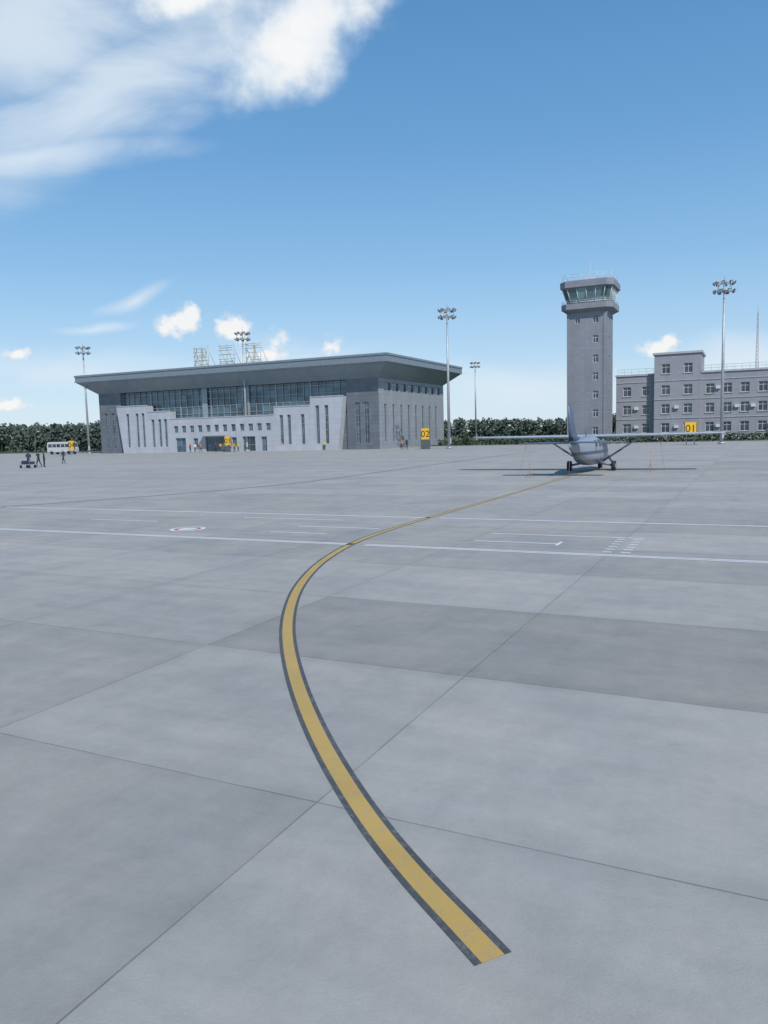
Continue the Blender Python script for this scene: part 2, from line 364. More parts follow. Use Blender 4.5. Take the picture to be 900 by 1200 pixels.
ops=[(.9+i*1.9,1.9+i*1.9,3.7,5.0) for i in range(12)]+[(1.2,3.6,0.02,2.7),(5.4,6.5,.9,2.6),(8.2,12.6,.02,2.8),(14.2,15.3,.9,2.6),(16.6,19.4,.02,2.7),(20.7,21.9,.02,2.6)]
wall(bw,bgl,bfr,(-s1,FY,0),(1,0,0),(0,-1,0),s1-s0,h,ops,dep=.35)
quad(bw,[(-s1,FY,h),(-s0,FY,h),(-s0,.5,h),(-s1,.5,h)])
def step(s,ha,hb):
    quad(bw,[(-s,FY,ha),(-s,.5,ha),(-s,.5,hb),(-s,FY,hb)])
step(49.2,7.8,9.1);step(43.7,6.3,7.8);step(20.1,6.3,7.7);step(12.6,7.7,9.1)
def wedge(sb,st_,h):
    a=(-sb,FY,0);b_=(-st_,FY,h);c=(-sb,FY,h)
    bw.faces.new([bw.verts.new(q) for q in (a,b_,c)])
    quad(bw,[(-sb,FY,0),(-st_,FY,h),(-st_,.5,h),(-sb,.5,0)]); quad(bw,[(-sb,FY,h),(-st_,FY,h),(-st_,.5,h),(-sb,.5,h)])
wedge(55.7,57.,9.1);wedge(7.4,6.1,9.1)
fin("pale_stepped_front",bw,m_white,T,recalc=False)
bc=bmesh.new()
for (a,b_,h) in ((49.2,57.,9.1),(43.7,49.2,7.8),(20.1,43.7,6.3),(12.6,20.1,7.7),(6.1,12.6,9.1)):
    box(bc,-b_+.02,-a-.02,FY-.08,FY+.25,h+.003,h+.16)
box(bc,-35.8,-30.8,FY-1.6,FY-.003,2.95,3.2)
fin("parapet_cap",bc,m_trim,T)
quad(bgl,[(-57,.8,5.5),(-6.1,.8,5.5),(-6.1,.8,HW),(-57,.8,HW)])
fin("window_glass",bgl,m_glassC,T); fin("window_frames",bfr,m_mull,T)
bmu=bmesh.new()
x=-57.;i=0
while x<-6.:
    wd=.11 if i%5==0 else .045
    box(bmu,x-wd,x+wd,.62,.79,6.0,HW-.01); x+=1.45;i+=1
for z in (7.2,8.55,9.9,11.25): box(bmu,-57,-6.1,.66,.797,z-.045,z+.045)
box(bmu,-37.2,-36.0,.45,.61,6.3,HW-.01);box(bmu,-26.9,-26.5,.45,.61,6.3,HW-.01)
fin("curtain_wall_mullions",bmu,m_mull,T)
br_=bmesh.new()
OV=3.0;zb=11.9;ze=14.3;zt=15.5
inn=[(-LW,0),(0,0),(0,DW),(-LW,DW)];out=[(-LW-OV,-OV),(OV,-OV),(OV,DW+OV),(-LW-OV,DW+OV)]
bs=bmesh.new()
for i in range(4):
    a,b_=inn[i],inn[(i+1)%4];c,d_=out[(i+1)%4],out[i]
    quad(bs,[(*a,zb),(*b_,zb),(*c,ze),(*d_,ze)])
fin("sloped_soffit",bs,m_roof,T)
for i in range(4):
    a,b_=out[i],out[(i+1)%4]
    quad(br_,[(*a,ze),(*b_,ze),(*b_,zt),(*a,zt)])
quad(br_,[(*q,zt) for q in out])
box(br_,-LW-OV-.12,OV+.12,-OV-.12,-OV-.002,zt-.22,zt+.12);box(br_,OV+.002,OV+.12,-OV,DW+OV,zt-.22,zt+.12)
box(br_,-LW-OV-.12,OV+.12,-OV-.08,-OV-.002,ze-.05,ze+.12);box(br_,OV+.002,OV+.08,-OV,DW+OV,ze-.05,ze+.12)
fin("flat_roof",br_,m_roofD,T)
b2=bmesh.new();box(b2,-LW+6,-6,6,DW-6,zt+.002,zt+.9);fin("roof_upstand",b2,m_roofD,T)
for i,ch in enumerate("建三江"):
    cu=bpy.data.curves.new("roof_letter",'FONT');cu.body=ch;cu.size=3.7;cu.extrude=.06;cu.offset=-.06;cu.align_x='CENTER'
    o=bpy.data.objects.new("roof_letter_%d"%(i+1),cu);COL.objects.link(o);o.parent=T;o.location=(-37.6+i*5.9,1.2,zt+1.0);o.rotation_euler=(rad(90),0,0);cu.materials.append(m_gold)
bm=bmesh.new()
for i in range(3):
    cx=-37.6+i*5.9
    for q in (-1.6,0,1.6):
        rod(bm,(cx+q,1.45,zt),(cx+q,1.45,zt+4.4),.04,n=5);rod(bm,(cx+q,1.5,zt+3.6),(cx+q,4.,zt),.04,n=5)
    for z in (.8,1.6,2.4,3.2,4.): rod(bm,(cx-1.9,1.45,zt+z),(cx+1.9,1.45,zt+z),.04,n=5)
fin("letter_frames",bm,m_steel,T)
# ------------------------------------------------------------------ control tower
C=empty("control_tower",40.5,150,-TH)
hs=3.6
bw=bmesh.new();bgl=bmesh.new();bfr=bmesh.new()
zc=[23.0,19.3,15.7,12.4,9.0,5.5,2.2]
ops=[(hs+1.1,hs+2.1,z-.7,z+.7) for z in zc]+[(hs-2.2,hs-1.3,22.3,23.7)]
wall(bw,bgl,bfr,(-hs,-hs,0),(1,0,0),(0,-1,0),2*hs,24.3,ops,dep=.2)
wall(bw,bgl,bfr,(hs,-hs,0),(0,1,0),(1,0,0),2*hs,24.3,[(3.1,4.1,z-.7,z+.7) for z in zc],dep=.2)
wall(bw,bgl,bfr,(hs,hs,0),(-1,0,0),(0,1,0),2*hs,24.3,[],dep=.2)
wall(bw,bgl,bfr,(-hs,hs,0),(0,-1,0),(-1,0,0),2*hs,24.3,[(3.1,4.1,z-.7,z+.7) for z in zc],dep=.2)
fin("shaft",bw,m_tower,C)
bm=bmesh.new()
box(bm,hs-.55,hs+.12,-hs-.12,-hs-.003,0,24.2);box(bm,-hs-.12,-hs+.4,-hs-.12,-hs-.003,0,24.2)
fin("corner_pilasters",bm,m_tower,C)
def octa(h,ch): return [(-h+ch,-h),(h-ch,-h),(h,-h+ch),(h,h-ch),(h-ch,h),(-h+ch,h),(-h,h-ch),(-h,-h+ch)]
def loft(bm,secs,cap=True,mi=0):
    rings=[[bm.verts.new((x_,y_,z_)) for x_,y_ in pts] for pts,z_ in secs]
    n=len(rings[0])
    for a,b_ in zip(rings,rings[1:]):
        for i in range(n):
            f=bm.faces.new((a[i],a[(i+1)%n],b_[(i+1)%n],b_[i]));f.material_index=mi
    if cap: bm.faces.new(rings[0][::-1]);bm.faces.new(rings[-1])
bm=bmesh.new()
loft(bm,[(octa(3.65,.6),24.3),(octa(4.75,1.1),24.9),(octa(4.75,1.1),25.9),(octa(4.55,1.1),25.9),(octa(4.55,1.1),25.3)])
loft(bm,[(octa(3.75,.9),25.0),(octa(3.8,.9),26.2)])
loft(bm,[(octa(4.7,1.1),28.7),(octa(4.95,1.15),28.9),(octa(4.95,1.15),30.0),(octa(4.6,1.1),30.2)])
fin("cab_decks",bm,m_tower,C)
bm=bmesh.new();loft(bm,[(octa(3.8,.9),26.2),(octa(4.55,1.08),28.7)],False);fin("cab_glass",bm,glassmat("cab_glass",(.10,.17,.18),1.5,3,.05),C)
bm=bmesh.new()
lo_=octa(3.83,.9);hi_=octa(4.58,1.08)
for i in range(8):
    a0,a1=Vector(lo_[i]),Vector(lo_[(i+1)%8]);b0,b1=Vector(hi_[i]),Vector(hi_[(i+1)%8])
    k=4 if (a1-a0).length>2 else 1
    for j in range(k):
        q=a0.lerp(a1,j/k);w_=b0.lerp(b1,j/k);rod(bm,(q.x,q.y,26.2),(w_.x,w_.y,28.7),.07,n=5)
    rod(bm,(a0.x,a0.y,26.25),(a1.x,a1.y,26.25),.06,n=5)
fin("cab_mullions",bm,m_white_metal,C)
def rail(bm,pts,z0,hh,sp=1.2,r_=.03,levels=(.5,1.)):
    for a,b_ in zip(pts,pts[1:]+pts[:1]):
        a=Vector(a);b_=Vector(b_);n=max(1,int((b_-a).length/sp))
        for j in range(n):
            q=a.lerp(b_,j/n);rod(bm,(q.x,q.y,z0),(q.x,q.y,z0+hh),r_,n=4)
        for L_ in levels: rod(bm,(a.x,a.y,z0+hh*L_),(b_.x,b_.y,z0+hh*L_),r_,n=4)
bm=bmesh.new();rail(bm,octa(4.5,1.1),30.2,1.1);rail(bm,octa(4.65,1.1),25.9,.6,1.5)
for (x_,y_,z_) in ((0,0,4.2),(-2,1,2.4),(2.4,-1,2.),(3.4,2.5,3.),(-3.4,-2.6,1.9)):
    rod(bm,(x_,y_,30.1),(x_,y_,30.1+z_),.05,.02,n=5)
box(bm,-1,1,-1,1,30.15,31.1)
fin("roof_railing_and_antennas",bm,m_white_metal,C)
fin("window_glass",bgl,m_glass,C);fin("window_frames",bfr,m_frame,C)
# ------------------------------------------------------------------ office building
B=empty("office_building",46.7,154,-TH)
bw=bmesh.new();bgl=bmesh.new();bfr=bmesh.new()
fl=[2.4,6.0,9.6]
def wops(xs,zs,wd=1.5,hh=1.8): return [(x_-wd/2,x_+wd/2,z_-hh/2,z_+hh/2) for x_ in xs for z_ in zs]
wall(bw,bgl,bfr,(0,0,0),(1,0,0),(0,-1,0),7.3,12.6,wops([2.1,5.7],fl))
wall(bw,bgl,bfr,(7.3,-1.4,0),(1,0,0),(0,-1,0),8.3,16.3,wops([2.1,6.1],fl+[13.6]))
xs_=[1.6+i*3. for i in range(16)]
wall(bw,bgl,bfr,(15.6,0,0),(1,0,0),(0,-1,0),50,12.6,wops(xs_,fl))
wall(bw,bgl,bfr,(0,14,0),(0,-1,0),(-1,0,0),14,12.6,wops([3,7,11],fl))
wall(bw,bgl,bfr,(65.6,14,0),(-1,0,0),(0,1,0),65.6,12.6,[])
wall(bw,bgl,bfr,(65.6,0,0),(0,1,0),(1,0,0),14,12.6,[])
for x_,sg in ((7.3,-1),(15.6,1)): 
    quad(bw,[(x_,-1.4,0),(x_,0,0),(x_,0,16.3),(x_,-1.4,16.3)]);quad(bw,[(x_,0,12.6),(x_,10,12.6),(x_,10,16.3),(x_,0,16.3)])
quad(bw,[(7.3,10,12.6),(15.6,10,12.6),(15.6,10,16.3),(7.3,10,16.3)])
fin("walls",bw,m_admin,B)
bm=bmesh.new()
box(bm,-.15,7.1,-.2,14.2,12.603,12.95);box(bm,15.8,65.8,-.2,14.2,12.603,12.95);box(bm,7.0,15.9,-1.65,10.2,16.303,16.7)
for x0,x1,y_ in ((0,7.25,-.1),(15.65,65.6,-.1),(7.3,15.6,-1.5)):
    for z_ in (4.2,7.8,11.35): box(bm,x0+.05,x1-.05,y_,y_+.097,z_-.07,z_+.07)
    box(bm,x0+.05,x1-.05,y_-.05,y_+.097,0,.5)
fin("cornices",bm,m_trim,B)
bm=bmesh.new()
for x_,z_ in [(2.1,z) for z in fl]+[(5.7,z) for z in fl]+[(15.6+q,z) for q in xs_ for z in fl]:
    box(bm,x_-.85,x_+.85,-.12,-.003,z_-1.03,z_-.905)
for x_ in (9.4,13.4):
    for z_ in fl+[13.6]: box(bm,x_-.85,x_+.85,-1.52,-1.403,z_-1.03,z_-.905)
fin("window_sills",bm,m_trim,B)
bm=bmesh.new()
rail(bm,[(.2,.1),(7.,.1)],12.95,1.,1.3,.03);rail(bm,[(16.,.1),(65.,.1)],12.95,1.,1.3,.03)
for (x_,z_) in ((11.4,18.6),(30.,15.8),(45,16.)): rod(bm,(x_,3,12.9),(x_,3,z_),.05,.02,n=5)
fin("roof_railing",bm,m_white_metal,B)
bm=bmesh.new()
for x_,z_ in ((3.9,3.3),(3.9,6.9),(18.7,3.2),(21.9,6.8),(24.6,6.8),(27.6,3.2),(11.4,3.2),(11.4,6.9),(18.6,10.4)):
    yy_=-1.4 if 7.3<x_<15.6 else 0
    box(bm,x_-.4,x_+.4,yy_-.42,yy_-.05,z_-.9,z_-.35)
fin("air_conditioners",bm,m_white_metal,B)
fin("window_glass",bgl,m_glass,B);fin("window_frames",bfr,m_frame,B)
# ------------------------------------------------------------------ high mast lights
def mast(x_,y_,H=22.5):
    e=empty("high_mast_light",x_,y_,random.random())
    bm=bmesh.new(); rod(bm,(0,0,.3),(0,0,H),.27,.12,12); rod(bm,(0,0,H),(0,0,H+1.5),.03,.015,5);rod(bm,(0,0,0),(0,0,.3),.5,.5,12);box(bm,-.16,.16,-.38,-.2,.8,1.7)
    fin("pole",bm,m_steel,e)
    bm=bmesh.new()
    for z_,R_ in ((H-1.35,1.15),(H-.25,1.15)):
        n=16
        for i in range(n):
            a=2*math.pi*i/n;b_=2*math.pi*(i+1)/n
            rod(bm,(R_*math.cos(a),R_*math.sin(a),z_),(R_*math.cos(b_),R_*math.sin(b_),z_),.05,n=5,cap=False)
        for i in range(4):
            a=math.pi/2*i;rod(bm,(0,0,z_),(R_*math.cos(a),R_*math.sin(a),z_),.05,n=5)
    for i in range(4):
        a=math.pi/2*i+.4;rod(bm,(1.15*math.cos(a),1.15*math.sin(a),H-1.35),(1.15*math.cos(a),1.15*math.sin(a),H-.25),.04,n=5)
    fin("lamp_rings",bm,m_steel,e)
    bm=bmesh.new()
    for z_ in (H-1.35,H-.25):
        for i in range(8):
            a=2*math.pi*i/8+(.2 if z_>H-1 else 0)
            mt=Matrix.Rotation(a,4,'Z')@Matrix.Translation((1.36,0,z_-.05))@Matrix.Rotation(rad(28),4,'Y')
            box(bm,-.09,.10,-.22,.22,-.19,.19,mt)
            box(bm,.101,.12,-.18,.18,-.15,.15,mt,1)
    fin("floodlights",bm,[m_darksteel,m_lamp],e)
for q in ((-62.3,164),(-25.9,148),(11.0,126.5),(48.0,109),(27.4,225)): mast(*q)
# ------------------------------------------------------------------ stand signs
def stand_sign(x_,y_,num,zb_,w_=1.7,h_=1.75,solid=False):
    e=empty("stand_number_sign",x_,y_,-rad(12))
    bm=bmesh.new();box(bm,-w_/2,w_/2,-.08,.08,zb_,zb_+h_);fin("board",bm,m_yellow,e)
    bm=bmesh.new()
    for sx in (-w_/2,w_/2-.08): box(bm,sx-.01,sx+.09,-.1,.1,zb_-.01,zb_+h_+.02)
    if solid: box(bm,-w_/2,w_/2,-.25,.25,.05,zb_-.05)
    else:
        for sx in (-w_*.32,w_*.32): box(bm,sx-.06,sx+.06,-.05,.05,.0,zb_-.003)
        box(bm,-w_/2,w_/2,-.05,.05,zb_-.62,zb_-.4)
    box(bm,-w_/2-.1,w_/2+.1,-.35,.35,-.0,.046)
    fin("frame_and_legs",bm,m_darksteel,e)
    cu=bpy.data.curves.new("number",'FONT');cu.body=num;cu.size=h_*.82;cu.extrude=.006;cu.align_x='CENTER'
    o=bpy.data.objects.new("number",cu);COL.objects.link(o);o.parent=e;o.location=(0,-.09,zb_+h_*.22);o.rotation_euler=(rad(90),0,0);cu.materials.append(m_black)
stand_sign(43.6,109,"01",1.45);stand_sign(7.1,126.5,"02",1.6,1.5,1.8,True);stand_sign(-29.6,148,"03",1.3,1.4,1.6);stand_sign(-66.,164,"04",1.1,1.4,1.8)
# ------------------------------------------------------------------ light aircraft
A_=empty("light_aircraft",13.65,50.3,-TH)
m_plane,t,b=newmat("aircraft_paint")
tc=t.n('ShaderNodeTexCoord').outputs['Object'];s=t.sep(tc)
band=t.m('MULTIPLY',t.ss(s[2],1.16,1.18),t.ss(s[2],1.38,1.36));low=t.ss(s[2],.86,.84)
c=t.mix(band,(.27,.31,.36),(.05,.09,.17));c=t.mix(low,c,(.13,.16,.21));c=t.mix(t.ss(t.noise(tc,3,5),.4,.8,0,.2),c,(.2,.2,.2))
t.l(c,b.inputs['Base Color']);b.inputs['Roughness'].default_value=.3
m_fin=mat("aircraft_fin_paint",(.08,.12,.19),.35)
m_wing=mat("aircraft_wing_paint",(.36,.40,.45),.35)
secs=[(4.45,.16,1.02,1.34),(4.1,.40,.78,1.58),(3.5,.52,.62,1.68),(2.6,.62,.5,1.76),(2.0,.74,.44,1.9),(1.5,.79,.42,2.15),(1.0,.81,.4,2.28),(0,.82,.4,2.3),(-1.5,.80,.42,2.28),(-2.6,.68,.56,2.22),(-3.6,.52,.8,2.15),(-4.8,.34,1.12,2.06),(-6,.19,1.46,1.98),(-6.9,.06,1.72,1.93)]
def interp(y_):
    for a,b_ in zip(secs,secs[1:]):
        if a[0]>=y_>=b_[0]:
            k=(a[0]-y_)/(a[0]-b_[0]);return [a[i]+(b_[i]-a[i])*k for i in range(1,4)]
bm=bmesh.new();ys=[];y_=4.45
while y_>-6.9: ys.append(y_);y_-=.12
ys.append(-6.9);rings=[];N=36
for y_ in ys:
    lohi=[interp(max(-6.9,min(4.45,y_+o_))) for o_ in (-.25,0,.25)]
    w_,z0_,z1_=[sum(q[i] for q in lohi)/3 for i in range(3)]
    ring_=[]
    for i in range(N):
        a=2*math.pi*i/N;ca,sa=math.cos(a),math.sin(a);ex=.72
        ring_.append(bm.verts.new((w_*math.copysign(abs(ca)**ex,ca),y_,(z0_+z1_)/2+(z1_-z0_)/2*math.copysign(abs(sa)**ex,sa))))
    rings.append(ring_)
wins=[(-2.35,-1.85),(-1.55,-1.0),(-.7,-.15),(.15,.7),(.95,1.65)]
for a,b_ in zip(rings,rings[1:]):
    for i in range(N):
        f=bm.faces.new((a[i],b_[i],b_[(i+1)%N],a[(i+1)%N]));f.smooth=True
        c_=f.calc_center_median()
        if 1.5<c_.z<2.02 and abs(c_.x)>.45 and any(q0<c_.y<q1 for q0,q1 in wins): f.material_index=1
        if 1.6<c_.y<2.45 and c_.z>1.72: f.material_index=1
bm.faces.new(rings[0][::-1]);bm.faces.new(rings[-1])
fin("fuselage",bm,[m_plane,m_glass],A_,recalc=True)
def foil(bm,secs_,mi=0):
    rr=[]
    for (px_,le,te,pz,th,vert) in secs_:
        ch=le-te;pr=[(0,0),(.08,.38),(.3,.5),(.6,.35),(1,.02),(.6,-.25),(.3,-.35),(.08,-.28)];v_=[]
        for a,b_ in pr:
            if vert: v_.append(bm.verts.new((px_+b_*th,le-ch*a,pz)))
            else: v_.append(bm.verts.new((px_,le-ch*a,pz+b_*th)))
        rr.append(v_)
    for a,b_ in zip(rr,rr[1:]):
        for i in range(8):
            f=bm.faces.new((a[i],a[(i+1)%8],b_[(i+1)%8],b_[i]));f.smooth=True
    bm.faces.new(rr[0]);bm.faces.new(rr[-1][::-1])
bm=bmesh.new();foil(bm,[(-8.0,.55,-.45,2.30,.09,0),(-7.85,.75,-.5,2.29,.14,0),(-3,.95,-.85,2.24,.24,0),(0,1.,-.95,2.22,.28,0),(3,.95,-.85,2.24,.24,0),(7.85,.75,-.5,2.29,.14,0),(8.0,.55,-.45,2.30,.09,0)])
fin("wing",bm,m_wing,A_,recalc=True)
bm=bmesh.new();foil(bm,[(-3.05,-5.9,-6.6,1.95,.05,0),(-2.9,-5.75,-6.75,1.95,.09,0),(0,-5.35,-6.85,1.95,.14,0),(2.9,-5.75,-6.75,1.95,.09,0),(3.05,-5.9,-6.6,1.95,.05,0)])
fin("tailplane",bm,m_fin,A_,recalc=True)
bm=bmesh.new();foil(bm,[(0,-3.6,-6.9,2.05,.14,1),(0,-4.8,-7.0,2.35,.20,1),(0,-5.5,-7.1,2.9,.20,1),(0,-6.15,-7.2,4.05,.15,1),(0,-6.4,-7.15,4.15,.07,1)])
fin("tail_fin",bm,m_fin,A_,recalc=True)
bm=bmesh.new()
for sx in (-1,1):
    rod(bm,(sx*.72,.15,.62),(sx*3.1,.15,2.18),.065,.055,8)
    rod(bm,(sx*.35,0,.55),(sx*1.38,0,.34),.09,.06,8)
rod(bm,(0,3.3,.3),(0,3.2,.75),.05,.06,8)
fin("struts_and_gear_legs",bm,m_plane,A_)
bm=bmesh.new()
for (x_,y_,r_) in ((-1.42,0,.32),(1.42,0,.32),(0,3.3,.26)):
    rod(bm,(x_-.12,y_,r_),(x_+.12,y_,r_),r_,r_,20);
fin("wheels",bm,m_rubber,A_)
bm=bmesh.new()
for (x_,y_,r_) in ((-1.42,0,.32),(1.42,0,.32)):
    rod(bm,(x_-.13,y_,r_),(x_+.13,y_,r_),.13,.13,12)
fin("wheel_hubs",bm,m_wing,A_)
bm=bmesh.new();rod(bm,(0,4.44,1.18),(0,4.9,1.18),.16,.03,12)
fin("spinner",bm,m_wing,A_)
bm=bmesh.new()
for k in range(3):
    mt=Matrix.Translation((0,4.6,1.18))@Matrix.Rotation(k*2.094+.4,4,'Y')
    for z_ in range(6): box(bm,-.09+z_*.005,.09-z_*.005,-.02,.02,.1+z_*.16,.1+(z_+1)*.16-.001,mt)
fin("propeller",bm,m_darksteel,A_)
bm=bmesh.new();rod(bm,(.3,.5,2.35),(.3,.42,2.75),.02,.01,5);rod(bm,(0,-1.8,2.27),(0,-2.,2.6),.03,.01,5)
fin("antennas",bm,m_darksteel,A_)
# thin barrier stakes at the tail and right wing
m_or=mat("orange_plastic",(.42,.24,.15),.6)
def stake(x_,y_):
    e=empty("barrier_post",x_,y_)
    bm=bmesh.new();rod(bm,(0,0,.04),(0,0,1.25),.018,.015,8)
    for k in range(3):
        a=k*2.094+.3;rod(bm,(0,0,.5),(.28*math.cos(a),.28*math.sin(a),.0),.012,.012,5)
    rod(bm,(0,0,1.25),(0,0,1.32),.03,.02,8)
    fin("post",bm,[m_or],e)
for q in ((8.5,44.4),(16.4,47.1)): stake(*q)
bm=bmesh.new()
for sx in (-1,1): rod(bm,(sx*4.2,0,2.2),(sx*4.6,-.6,.02),.011,.011,5)
rod(bm,(0,-6.5,1.75),(.0,-7.0,.02),.011,.011,5)
fin("tie_down_ropes",bm,m_or,A_)
# ------------------------------------------------------------------ minibus
V_=empty("minibus",-70.4,170,-TH+rad(8))
m_bus=mat("bus_white",(.5,.52,.54),.35)
bm=bmesh.new()
prof=[(-3.4,.45),(-3.4,1.7),(-3.3,2.55),(-3.1,2.72),(2.7,2.72),(2.95,2.6),(3.35,1.55),(3.45,1.2),(3.45,.45)]
f1=[bm.verts.new((x_,-1.0,z_)) for x_,z_ in prof];f2=[bm.verts.new((x_,1.,z_)) for x_,z_ in prof]
bm.faces.new(f1);bm.faces.new(f2[::-1])
for i in range(len(prof)): bm.faces.new((f1[i],f2[i],f2[(i+1)%9],f1[(i+1)%9]))
o=fin("body",bm,m_bus,V_,recalc=True);bv=o.modifiers.new("b",'BEVEL');bv.width=.1;bv.segments=2
bm=bmesh.new()
for i in range(5):
    for sy in (-1,1): box(bm,-3.0+i*1.12,-3.+i*1.12+.95,sy*1.005-.004,sy*1.005+.004,1.55,2.25)
quad(bm,[(3.36,-.8,1.6),(3.36,.8,1.6),(3.03,.8,2.45),(3.03,-.8,2.45)])
fin("windows",bm,m_glass,V_)
bm=bmesh.new()
for x_ in (-2.2,2.3):
    for sy in (-1,1): rod(bm,(x_,sy*.78,.38),(x_,sy*1.03,.38),.38,.38,16)
fin("wheels",bm,m_rubber,V_)
# ------------------------------------------------------------------ people
def person(x_,y_,rot,shirt,trous,pose=0):
    me=bpy.data.meshes.new("sk");st=.16 if pose==1 else .03
    sw=.14 if pose==1 else .02
    V=[(0,0,.95),(0,0,1.12),(0,.0,1.35),(0,0,1.47),(0,.01,1.55),(0,.02,1.67),
       (-.09,0,.92),(-.11,st,.5),(-.12,st*1.3-.05,.09),(-.12,st*1.3+.12,.04),
       (.09,0,.92),(.11,-st*.6,.5),(.12,-st*1.8,.09),(.12,-st*1.8+.15,.04),
       (-.19,0,1.42),(-.24,-sw,1.13),(-.24,-sw+.1,.88),(.19,0,1.42),(.24,sw,1.13),(.24,sw+.12,.90)]
    if pose==2: V[15]=(-.24,.08,1.15);V[16]=(-.1,.26,1.18);V[18]=(.24,.06,1.15);V[19]=(.12,.26,1.16)
    E_=[(0,1),(1,2),(2,3),(3,4),(4,5),(0,6),(6,7),(7,8),(8,9),(0,10),(10,11),(11,12),(12,13),(2,14),(14,15),(15,16),(2,17),(17,18),(18,19)]
    rr=[.14,.13,.16,.07,.055,.095,.10,.062,.042,.035,.10,.062,.042,.035,.07,.048,.034,.07,.048,.034]
    me.from_pydata(V,E_,[]);o=bpy.data.objects.new("tmp",me);COL.objects.link(o)
    md=o.modifiers.new("s",'SKIN');
    for i,sv in enumerate(me.skin_vertices[0].data):
        q=rr[i];sv.radius=(q,q*(.75 if i in(0,1,2) else 1.));sv.use_root=(i==0)
    o.modifiers.new("u",'SUBSURF').levels=1
    dg=bpy.context.evaluated_depsgraph_get();m2=bpy.data.meshes.new_from_object(o.evaluated_get(dg));bpy.data.objects.remove(o)
    bm=bmesh.new();bm.from_mesh(m2)
    for f in bm.faces:
        f.smooth=True;c_=f.calc_center_median()
        hand=abs(c_.x)>.19 and c_.z<.93 if pose!=2 else (c_.y>.2 and 1.0<c_.z<1.3)
        if c_.z>1.66 or (c_.z>1.58 and c_.y<0): f.material_index=3
        elif c_.z>1.5 or hand: f.material_index=2
        elif c_.z>.98 or (abs(c_.x)>.185 and c_.z>.8): f.material_index=0
        elif c_.z>.09: f.material_index=1
        else: f.material_index=3
    box(bm,-.012,.012,.105,.135,1.60,1.64,mi=2)
    for sx in (-1,1):
        box(bm,sx*.035-.012,sx*.035+.012,.10,.112,1.645,1.657,mi=3);box(bm,sx*.095-.01,sx*.095+.01,0,.03,1.61,1.66,mi=2)
        hb=Vector(V[16] if sx<0 else V[19])
        for k in range(4): rod(bm,hb+Vector((0,.0+k*.018-.02,-.01)),hb+Vector((0,.012+k*.02-.02,-.10-.008*(k in(1,2)))),.010,.007,5,2)
        rod(bm,hb+Vector((0,.02,0)),hb+Vector((-sx*.02,.065,-.05)),.011,.008,5,2)
    o=fin("person",bm,[shirt,trous,m_skin,m_hair],None,(x_,y_,0),rot)
    o.scale=(1.03,1.03,1.03)
m_skin=mat("skin",(.42,.25,.17),.6);m_hair=mat("hair_black",(.02,.017,.015),.6)
m_vest=mat("hi_vis_vest",(.65,.27,.05),.7);m_vy=mat("hi_vis_yellow",(.50,.58,.08),.7);m_navy=mat("navy_cloth",(.03,.04,.08),.8);m_ws=mat("white_shirt",(.6,.6,.6),.8);m_bk=mat("dark_trousers",(.03,.03,.035),.8);m_red=mat("red_shirt",(.40,.06,.05),.8)
for a in [(-39.3,85.5,.3,m_navy,m_bk,2),(-38.5,86.2,1.6,m_navy,m_bk,1),(-37.8,86,-1.2,m_bk,m_bk,0),(-40.6,98,2.4,m_navy,m_bk,1),
  (-36.4,150,0,m_ws,m_bk,0),(-34.6,147,1.5,m_vest,m_navy,1),(-31.6,146.5,2.8,m_navy,m_bk,0),(-30.9,147.2,.4,m_vest,m_bk,2),(-28.0,146,1.2,m_vest,m_navy,0),(-27.5,147,-1,m_vy,m_navy,1),
  (-20.0,145,3.,m_ws,m_bk,0),(-18.8,144.6,.8,m_vest,m_bk,2),(-37.6,151,1.2,m_red,m_bk,0),(3.2,128,2,m_vest,m_navy,1),(4.1,128.6,.2,m_navy,m_bk,0),(-10.5,140,1.,m_vy,m_navy,0)]:
    person(*a)
e=empty("luggage_trolley",-38.9,84.4,-.5)
bm=bmesh.new();box(bm,-.9,.9,-.45,.45,.35,.42);rod(bm,(-.85,0,.42),(-1.1,0,1.),.025,n=5)
for x_ in (-.85,.85):
    for y_ in (-.42,.42): rod(bm,(x_,y_,.42),(x_,y_,1.),.02,n=5)
fin("deck_and_rails",bm,m_steel,e)
bm=bmesh.new();box(bm,-.6,0,-.35,.3,.423,.8);box(bm,.08,.7,-.3,.35,.423,.7);fin("bags",bm,m_navy,e)
bm=bmesh.new()
for x_ in (-.65,.65):
    for y_ in (-.4,.4): rod(bm,(x_,y_-.04,.17),(x_,y_+.04,.17),.17,.17,12)
fin("wheels",bm,m_rubber,e)
e=empty("street_lamp",-70.5,157,.3);bm=bmesh.new();rod(bm,(0,0,0),(0,0,4.6),.07,.05,8);rod(bm,(0,0,4.6),(.5,0,4.9),.04,.03,6);fin("pole",bm,m_darksteel,e);bm=bmesh.new();box(bm,.4,.95,-.12,.12,4.86,4.96);fin("lamp_head",bm,m_lamp,e)
e=empty("radio_mast",121,250);bm=bmesh.new()
for k in range(3):
    a=k*2.094;rod(bm,(.9*math.cos(a),.9*math.sin(a),0),(.18*math.cos(a),.18*math.sin(a),38),.07,.05,5)
for i in range(30):
    z_=i*1.26
    for k in range(3):
        a=k*2.094;b_=a+2.094;f0=.9-.72*z_/38;f1=.9-.72*(z_+1.26)/38
        rod(bm,(f0*math.cos(a),f0*math.sin(a),z_),(f1*math.cos(b_),f1*math.sin(b_),z_+1.26),.035,n=4,cap=False)
rod(bm,(0,0,38),(0,0,41),.05,.02,5)
fin("lattice",bm,mat("mast_paint",(.36,.30,.30),.6),e)
